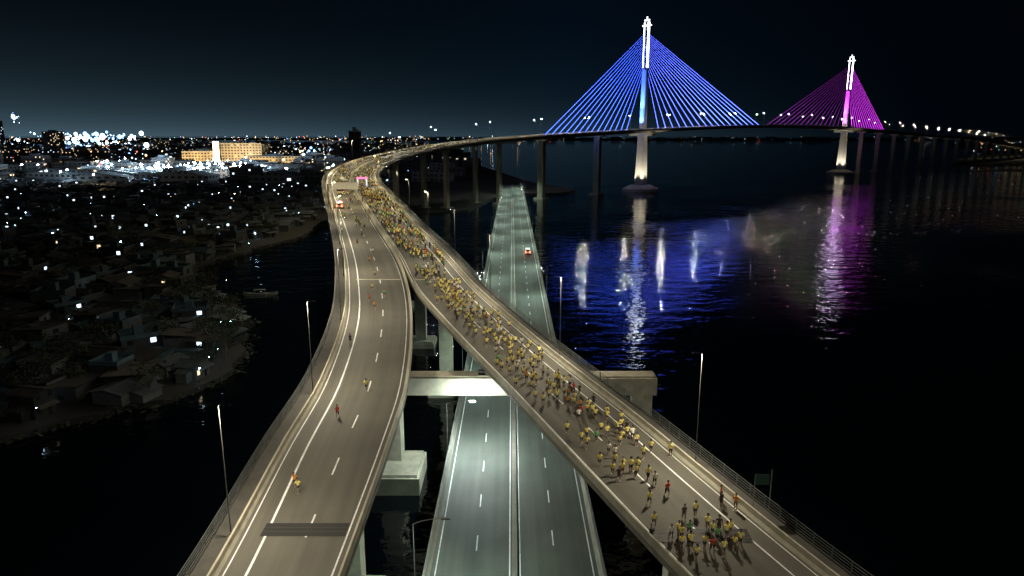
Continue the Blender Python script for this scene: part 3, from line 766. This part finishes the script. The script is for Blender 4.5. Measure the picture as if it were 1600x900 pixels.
# ------------------------------------------------------------------ people
def person_mesh(kind,ph):
    v=[];e=[];r=[]
    def V_(p,rad,par=None):
        v.append(p); r.append(rad); 
        if par is not None: e.append((par,len(v)-1))
        return len(v)-1
    run=1.0 if kind=='run' else (.5 if kind=='walk' else .08)
    lean=.10*run
    pel=V_((0,0,.93),.125); wst=V_((0,lean*.3,1.08),.115,pel); ch=V_((0,lean,1.30),.14,wst); nk0=V_((0,lean*1.2,1.44),.075,ch); nk=V_((0,lean*1.4,1.52),.055,nk0)
    hd=V_((0,lean*1.5+.02,1.60),.085,nk); hm=V_((0,lean*1.5+.02,1.67),.095,hd); ht=V_((0,lean*1.5,1.75),.06,hm)
    V_((0,lean*1.5+.135,1.635),.016,hd)
    for s in(-1,1):
        a=ph*s*run
        hip=V_((s*.095,0,.88),.10,pel)
        if a>=0:
            kn=(s*.10,.34*a,.50+.10*a); an=(s*.10,.34*a+.02-.18*a,.10+.10*a); 
        else:
            kn=(s*.10,.06*a,.48); an=(s*.10,.50*a,.09+.32*abs(a))
        k=V_(kn,.062,hip); cf=V_(tuple(kn[i]*.6+an[i]*.4 for i in range(3)),.055,k); an_=V_(an,.038,cf)
        up=(.10 if a<0 else -.01)
        V_((an[0],an[1]+.16,an[2]-.06-up*abs(a)*1.2),.032,an_)
        b=-a
        sh=V_((s*.19,lean,1.39),.062,ch)
        el=(s*.25,lean-.02+.20*b if run>.3 else lean-.02,1.12+.02*abs(b))
        if kind=='run': wr=(s*.20,el[1]+.20,1.14+.12*b)
        elif kind=='walk': wr=(s*.26,el[1]+.10+.1*b,.90)
        else: wr=(s*.26,el[1]+.06,.86)
        ei=V_(el,.042,sh); wi=V_(wr,.028,ei)
        d=(Vector(wr)-Vector(el)).normalized(); pm=Vector(wr)+d*.06; pi=V_(tuple(pm),.032,wi)
        side=Vector((0,0,1)) if kind=='run' else Vector((0,1,0)); inw=Vector((-s,0,0))
        for q,ln in zip((-.03,-.01,.01,.03),(.05,.062,.058,.045)):
            b0=pm+side*q+d*.025; b1=b0+d*ln*.5; b2=b1+(d*.4+inw*.8)*ln*.6
            x=V_(tuple(b0),.0095,pi); x=V_(tuple(b1),.009,x); V_(tuple(b2),.008,x)
        th=Vector(wr)+side*.035+d*.02; x=V_(tuple(th),.011,pi); V_(tuple(th+side*.02+d*.035+inw*.015),.009,x)
    me=bpy.data.meshes.new("person"); me.from_pydata(v,e,[]); o=bpy.data.objects.new("tmp",me); col.objects.link(o)
    o.modifiers.new("s",'SKIN')
    for i,sv in enumerate(me.skin_vertices[0].data): sv.radius=(r[i],r[i]); sv.use_root=(i==0)
    for i in(pel,wst,ch): me.skin_vertices[0].data[i].radius=(r[i]*1.2,r[i]*.85)
    o.modifiers.new("sub",'SUBSURF').levels=1
    dg=bpy.context.evaluated_depsgraph_get(); ev=o.evaluated_get(dg); out=bpy.data.meshes.new_from_object(ev)
    bpy.data.objects.remove(o)
    mz=min(x.co.z for x in out.vertices)
    out.materials.clear()
    for mt in(SKIN,SHIRT,SHORT,SHOE,FACE): out.materials.append(mt)
    vc=[Vector(p) for p in v]
    heady=lean*1.5+.02
    for p in out.polygons:
        c=p.center; best=9;bi=0
        for (a,b_) in e:
            A_,B_=vc[a],vc[b_]; ab=B_-A_; t=max(0,min(1,(c-A_).dot(ab)/max(ab.length_squared,1e-9))); dd=(A_+ab*t-c).length-.5*(r[a]*(1-t)+r[b_]*t)
            if dd<best: best=dd; bi=(a,b_,t)
        a,b_,t=bi; mi=0
        if b_ in(wst,ch) or b_==nk0: mi=1
        elif a==ch: mi=1
        elif a==pel: mi=2
        else:
            ra=r[a]
            if abs(ra-.062)<1e-4 and abs(r[b_]-.042)<1e-4: mi=1 if t<.7 else 0
            elif abs(ra-.10)<1e-4: mi=2 if t<.75 else 0
            elif abs(r[b_]-.032)<1e-4 and abs(ra-.038)<1e-4: mi=3
        if mi==0 and c.z>1.56 and c.y>heady+.05:
            if abs(c.z-1.655)<.016 and .02<abs(c.x)<.05: mi=4
            if abs(c.z-1.59)<.012 and abs(c.x)<.03: mi=4
        p.material_index=mi; p.use_smooth=True
    for x in out.vertices: x.co.z-=mz
    hb=MB(); hb.ball((0,heady-.018,1.675-mz+.03),.108,0,1.0,n=10,rings=7)
    vs=[Vector(q) for q in hb.v]
    for i,q in enumerate(vs):
        if q.y>heady+.04 and q.z<1.70-mz: q.y=heady-.0
        hb.v[i]=(q.x,q.y,q.z if q.z>1.60-mz else 1.60-mz)
    hm_=hb.mesh("hair",HAIR)
    for p in hm_.polygons: p.use_smooth=True
    return out,hm_
PT=[('run',person_mesh('run',1)),('run',person_mesh('run',-1)),('run',person_mesh('run',.6)),('run',person_mesh('run',-.6)),('walk',person_mesh('walk',.9)),('walk',person_mesh('walk',-.9)),('stand',person_mesh('stand',.5))]
COLS=[((.95,.84,.24),"yellow",.70),((.84,.82,.76),"white",.10),((.62,.07,.05),"red",.04),((.12,.46,.18),"green",.04),((.04,.04,.05),"black",.08),((.65,.26,.03),"orange",.04)]
pcount=0
def person(path,y,off,facing=None,kind=None,colr=None,t=None):
    global pcount
    if t is None: t=path.s_of_y(y)
    l_,r_,u,w=path.at(t); p=l_+u*off; p.z+=.03
    ks=[q for q in PT if kind is None or q[0]==kind]
    k,(me,hm_)=random.choice(ks)
    if colr is None:
        q=R(); acc=0
        for c,nm,wt in COLS:
            acc+=wt
            if q<=acc: break
    else: c,nm=[(a,b_) for a,b_,_ in COLS if b_==colr][0]
    ang=math.atan2(u.y,u.x)+(math.pi if R()<.93 else 0)+U(-.25,.25)
    if facing is not None: ang=facing
    o=bpy.data.objects.new("person",me); col.objects.link(o); o.location=p; o.rotation_euler=(0,0,ang); s=U(.93,1.06); o.scale=(s*1.05,s*1.05,s); o.color=(*c,1)
    act={'run':"running",'walk':"walking",'stand':"standing"}[k]
    tag(o,"%s in %s shirt and dark shorts %s on the viaduct"%("runner" if k=='run' else "person",nm,act),"person","runners on the viaduct")
    add_obj("hair",hm_,o); pcount+=1
occ=[]
def try_place(path,y,off,**k):
    t=path.s_of_y(y); l_,r_,u,w=path.at(t); p=l_+u*off
    for q in occ:
        if (q-p).length<.62: return False
    occ.append(p); person(path,y,off,t=t,**k); return True
def band(path,y0,y1,nn,o0,o1,**k):
    c=0;tr=0
    while c<nn and tr<nn*6:
        tr+=1
        if try_place(path,U(y0,y1),U(o0,o1),**k): c+=1
def clump(path,cy,co,nn,sy=2.2,so_=1.6):
    c=0;tr=0
    while c<nn and tr<100:
        tr+=1; c+=try_place(path,cy+random.gauss(0,sy),min(9.6,max(1.2,co+random.gauss(0,so_))))
clump(PB,52.0,3.2,7,1.0,.9); clump(PB,54.5,6.0,7,1.0,.8); band(PB,49.5,59,8,1.6,9); band(PB,59,64,5,1,6); clump(PB,64,3.5,7,1.2,1.0); band(PB,64,72,9,2,9.6)
clump(PB,71,5.5,11,1.8,1.8); clump(PB,77,6.5,15,2,1.6); clump(PB,84,5,13,2,2); band(PB,78,96,20,2,9.8)
clump(PB,90,4,10); clump(PB,98,5.5,14); clump(PB,104,6,13); band(PB,96,112,15,2,9.5)
for cy,co,nn in((112,5,13),(117,5.5,13),(121,4.5,13),(126,6,13),(131,6,12),(136,4.5,8)): clump(PB,cy,co,nn)
band(PB,112,142,22,1.2,9.8)
person(PB,67,10.6,facing=2.5,kind='stand',colr='yellow'); person(PB,57.6,9.6,facing=.5,kind='stand',colr='black'); person(PB,57.2,10.6,facing=2.5,kind='stand',colr='orange'); person(PB,58.4,10.2,facing=1.5,kind='stand',colr='red')
for y,off,cl in((61.2,3.1,'orange'),(60.2,3.7,'yellow'),(76,4.2,'red'),(84,6.3,'yellow'),(101,2.0,'black'),(118,5.2,'orange'),(122,4.2,'red'),(125,7.2,'green'),(129,5,'yellow'),(139,6.0,'yellow'),(151,5.5,'orange'),(160,7,'white'),(171,4,'red'),(182,6,'black')):
    person(PA,y,off,colr=cl,kind='run')
print("people",pcount)
fm=MB(); SH=[mat_noise("crowd_"+nm,c,.2,3,.8) for c,nm,_ in COLS]
def figure(p,mi):
    a=U(0,6.28); c_,s_=math.cos(a)*.1,math.sin(a)*.1; z=p.z+.03; q=U(.05,.25)
    fm.tube((p.x-c_,p.y-s_+q,z),(p.x-c_,p.y-s_,z+.9),.06,.1,5,4); fm.tube((p.x+c_,p.y+s_-q,z),(p.x+c_,p.y+s_,z+.9),.06,.1,5,4)
    fm.tube((p.x,p.y,z+.85),(p.x,p.y,z+1.45),.16,.21,6,mi); fm.tube((p.x-2.6*c_,p.y-2.6*s_,z+1.0),(p.x-2.1*c_,p.y-2.1*s_,z+1.42),.04,.06,5,6); fm.tube((p.x+2.6*c_,p.y+2.6*s_,z+1.0),(p.x+2.1*c_,p.y+2.1*s_,z+1.42),.04,.06,5,6)
    fm.ball((p.x,p.y,z+1.62),.13,6,1.2,n=5,rings=4)
def far_band(path,t0,t1,nn,w0=1,w1=1):
    c=0
    while c<nn:
        t=t0+(t1-t0)*R(); k=int(U(1,5))
        l_,r_,u,w=path.at(t); o0=U(w0,w-w1)
        for _ in range(k):
            t2=min(t1,max(t0,t+random.gauss(0,1.6))); l_,r_,u,w=path.at(t2); o=min(w-w1,max(w0,o0+random.gauss(0,1.2)))
            figure(l_+u*o,0 if R()<.55 else random.choice((1,1,2,3,4,4,5))); c+=1
tb=lambda y:PB.s_of_y(y)
far_band(PB,tb(139),tb(205),200,1.2,1.6); far_band(PB,tb(205),tb(300),230); far_band(PB,tb(290),tb(400),230); far_band(PB,tb(395),tb(500),170)
far_band(PA,PA.s_of_y(188),PA.s_of_y(300),34); far_band(PA,PA.s_of_y(290),PA.s_of_y(400),120,4); far_band(PA,PA.s_of_y(400),PA.s_of_y(490),90)
tag(add_obj("distant_crowd",fm.mesh("distant_crowd",SH+[mat_noise("crowd_skin_and_hair",(.07,.045,.03),.3,3,.8)])),"far mass of runners in yellow shirts filling the curved deck","crowd",None,"stuff")

# ------------------------------------------------------------------ gantry, arch, tents, vehicles, sign
def gpos(path,y,off):
    t=path.s_of_y(y); l_,r_,u,w=path.at(t); p=l_+u*off; return p,u,w
p,u,w=gpos(PA,262,0); g=thing("sign_gantry","grey steel overhead gantry with blank sign back over the road","road gantry",p,rot=math.atan2(u.y,u.x))
for x in(-.6,w+.2): 
    mb=MB(); mb.tube((x,0,0),(x,0,7.6),.22,.2,8); add_obj("post",mb.mesh("post",POLEM),g)
mb=MB()
for z in(6.4,7.5):
    for yy in(-.4,.4): mb.tube((-.6,yy,z),(w+.2,yy,z),.09,n=5)
k=-.6
while k<w: mb.tube((k,-.4,6.4),(k+1,-.4,7.5),.05,n=4); mb.tube((k+1,-.4,7.5),(k+1.1,-.4,6.4),.05,n=4); k+=1.2
add_obj("truss",mb.mesh("truss",STEEL),g)
mb=MB(); mb.box(1,-.75,5.6,w-1.2,-.62,8.2); add_obj("sign_panel",mb.mesh("sign_panel",mat_noise("sign_grey",(.62,.62,.56),.1,1,.6)),g)
p,u,w=gpos(PB,335,1.5); g=thing("event_arch","glowing pink and white event arch over the road","event arch",p,rot=math.atan2(u.y,u.x))
PK=mat_emit("pink_light",(1,.22,.50),1.3); PW=mat_emit("white_banner_light",(.8,.85,1),1.0)
for x in(0,4.2):
    mb=MB(); mb.box(x,-.4,0,x+.6,.4,4.0); add_obj("leg",mb.mesh("leg",PW),g)
mb=MB(); mb.box(-.2,-.5,4.0,5.0,.5,4.9); add_obj("banner",mb.mesh("banner",PK),g)
TENT=mat_noise("white_canvas",(.75,.75,.75),.1,1,.7)
for y,off in((312,9.8),(320,9.6),(345,9),(352,8)):
    p,u,w=gpos(PA,y,off); g=thing("gazebo_tent","white canvas gazebo tent on four poles beside the median","tent",p+Vector((0,0,.03)),"event tents on the deck",math.atan2(u.y,u.x))
    mb=MB(); 
    for a in(-1.5,1.5):
        for b_ in(-1.5,1.5): mb.tube((a,b_,0),(a,b_,2.2),.05,n=5)
    add_obj("frame",mb.mesh("frame",STEEL),g)
    mb=MB(); mb.box(-1.6,-1.6,2.0,1.6,1.6,2.3); mb.box(-1.6,-1.6,2.3,1.6,1.6,3.4,0,.05); add_obj("canopy",mb.mesh("canopy",TENT),g)
PAINTW=mat_noise("van_white_paint",(.7,.7,.7),.05,1,.3); GL=mat_noise("car_glass",(.02,.025,.03),.1,1,.1); TY=mat_noise("tyre_rubber",(.02,.02,.02),.1,5,.9)
RED=mat_emit("tail_light",(1,.08,.03),30); HEADL=mat_emit("head_light",(1,.95,.8),60); BLU=mat_emit("beacon_blue",(.15,.4,1),30)
def van(loc,rot,label,paint,beacon=False):
    g=thing("van",label,"van",loc,None,rot)
    pr=[(-2.6,.45),(-2.6,1.2),(-2.55,2.15),(-2.3,2.3),(1.1,2.3),(1.75,1.5),(2.5,1.2),(2.6,.9),(2.6,.45)]
    mb=MB(); n_=len(pr)
    for x in(-.95,.95):
        for a,z in pr: mb.v.append((x*(.88 if z>1.6 else 1),a,z))
    for k in range(n_): mb.f.append((k,(k+1)%n_,n_+(k+1)%n_,n_+k)); mb.m.append(0)
    mb.f.append(tuple(range(n_-1,-1,-1))); mb.m.append(0); mb.f.append(tuple(range(n_,2*n_))); mb.m.append(0)
    me=mb.mesh("body",paint); bo=add_obj("body",me,g); bv=bo.modifiers.new("b",'BEVEL'); bv.width=.06; bv.segments=2
    mb=MB(); mb.quad([(-.72,-2.61,1.35),(.72,-2.61,1.35),(.66,-2.585,1.98),(-.66,-2.585,1.98)]); add_obj("rear_window",mb.mesh("rear_window",GL),g)
    mb=MB(); mb.quad([(-.75,1.76,1.56),(.75,1.76,1.56),(.68,1.2,2.24),(-.68,1.2,2.24)]); add_obj("windscreen",mb.mesh("windscreen",GL),g)
    for s in(-1,1):
        mb=MB(); mb.quad([(s*.935,-2.2,1.45),(s*.935,1.2,1.45),(s*.87,.85,2.05),(s*.87,-2.2,2.05)]); add_obj("side_window",mb.mesh("side_window",GL),g)
        mb=MB(); mb.box(s*.8-.12,-2.68,.95,s*.8+.12,-2.6,1.45); add_obj("taillight",mb.mesh("taillight",RED),g)
        mb=MB(); mb.box(s*.7-.15,2.58,.75,s*.7+.15,2.66,.95); add_obj("headlight",mb.mesh("headlight",HEADL),g)
        for yy in(-1.7,1.6):
            wv=add_obj("wheel",None,g,(s*.85,yy,.36)); 
            mb=MB(); mb.tube((-.11,0,0),(.11,0,0),.36,n=16); add_obj("tyre",mb.mesh("tyre",TY),wv)
            mb=MB(); mb.tube((-.125,0,0),(.125,0,0),.2,n=10); add_obj("rim",mb.mesh("rim",STEEL),wv)
    mb=MB(); mb.box(-.9,-2.72,.4,.9,-2.6,.62); add_obj("bumper",mb.mesh("bumper",TY),g)
    if beacon:
        mb=MB(); mb.box(-.6,.4,2.3,-.02,.7,2.5); add_obj("beacon",mb.mesh("beacon",BLU),g)
        mb=MB(); mb.box(.02,.4,2.3,.6,.7,2.5); add_obj("beacon",mb.mesh("beacon",RED),g)
van((6.1,262,ZL+.01),0,"white van with red tail lights driving on the low bridge",PAINTW)
p,u,w=gpos(PA,246,3.0); van(p+Vector((0,0,.04)),math.atan2(u.y,u.x),"white escort van with blue and red roof beacon",PAINTW,True)
p,u,w=gpos(PA,318,5.6); van(p+Vector((0,0,.04)),math.atan2(u.y,u.x),"white ambulance van with lit roof beacon near tents",PAINTW,True)
p,u,w=gpos(PB,57.2,0); p=p+u*(w+1.5)
g=thing("road_sign","small dark green road sign on two posts beside the railing","road sign",p,rot=math.atan2(u.y,u.x))
for x,h,r in((.75,4.2,.055),(-.75,3.7,.035)):
    mb=MB(); mb.tube((x,0,0),(x,0,h),r,n=7); add_obj("post",mb.mesh("post",STEEL),g)
mb=MB(); mb.box(-.75,-.1,2.7,.5,-.06,3.75); add_obj("panel",mb.mesh("panel",mat_noise("sign_green",(.008,.05,.042),.1,2,.5)),g)
for z in(2.9,3.5):
    mb=MB(); mb.box(-.75,-.055,z-.03,.75,-.02,z+.03); add_obj("bracket",mb.mesh("bracket",DARKM),g)

# ------------------------------------------------------------------ world, camera
w=bpy.data.worlds.new("World"); scene.world=w; w.use_nodes=True; nt=w.node_tree; n=nt.nodes; l=nt.links
bg=n["Background"]
tc=n.new("ShaderNodeTexCoord"); sp=n.new("ShaderNodeSeparateXYZ"); l.new(tc.outputs["Generated"],sp.inputs[0])
def M(op,a,b_=None,c=None):
    q=n.new("ShaderNodeMath"); q.operation=op
    for i,x in enumerate((a,b_,c)):
        if x is None: continue
        if isinstance(x,(int,float)): q.inputs[i].default_value=x
        else: l.new(x,q.inputs[i])
    return q.outputs[0]
z=M('MAXIMUM',sp.outputs[2],0)
g0=M('POWER',2.718,M('MULTIPLY',z,-45.0)); g1=M('POWER',2.718,M('MULTIPLY',z,-16.0)); g2=M('POWER',2.718,M('MULTIPLY',z,-4.0))
az=M('POWER',M('MAXIMUM',M('MULTIPLY_ADD',sp.outputs[0],-.75,.38),0),1.4)
azc=M('POWER',M('MAXIMUM',M('SUBTRACT',1,M('ABSOLUTE',M('SUBTRACT',sp.outputs[0],.08))),0),3)
def C(rgb,f):
    v=n.new("ShaderNodeVectorMath"); v.operation='SCALE'; v.inputs[0].default_value=rgb; l.new(f,v.inputs["Scale"]); return v.outputs[0]
def A(a,b_):
    v=n.new("ShaderNodeVectorMath"); v.operation='ADD'; l.new(a,v.inputs[0]); l.new(b_,v.inputs[1]); return v.outputs[0]
one=M('ADD',0.0,1.0)
s_=A(A(C((.0004,.0010,.0016),one),C((.026,.052,.070),M('MULTIPLY',g1,az))),C((.0002,.0036,.0100),M('MULTIPLY',g2,azc)))
s_=A(s_,C((.05,.085,.11),M('MULTIPLY',g0,az)))
l.new(s_,bg.inputs["Color"]); bg.inputs["Strength"].default_value=1.0
cd=bpy.data.cameras.new("camera"); cd.lens=24; cd.sensor_width=36; cd.clip_start=.5; cd.clip_end=80000
co=bpy.data.objects.new("camera",cd); co.location=(0,0,51); co.rotation_euler=(math.radians(90-12.6),0,0); col.objects.link(co)
scene.camera=co
scene.view_settings.view_transform='Standard'; scene.view_settings.look='None'; scene.view_settings.exposure=0
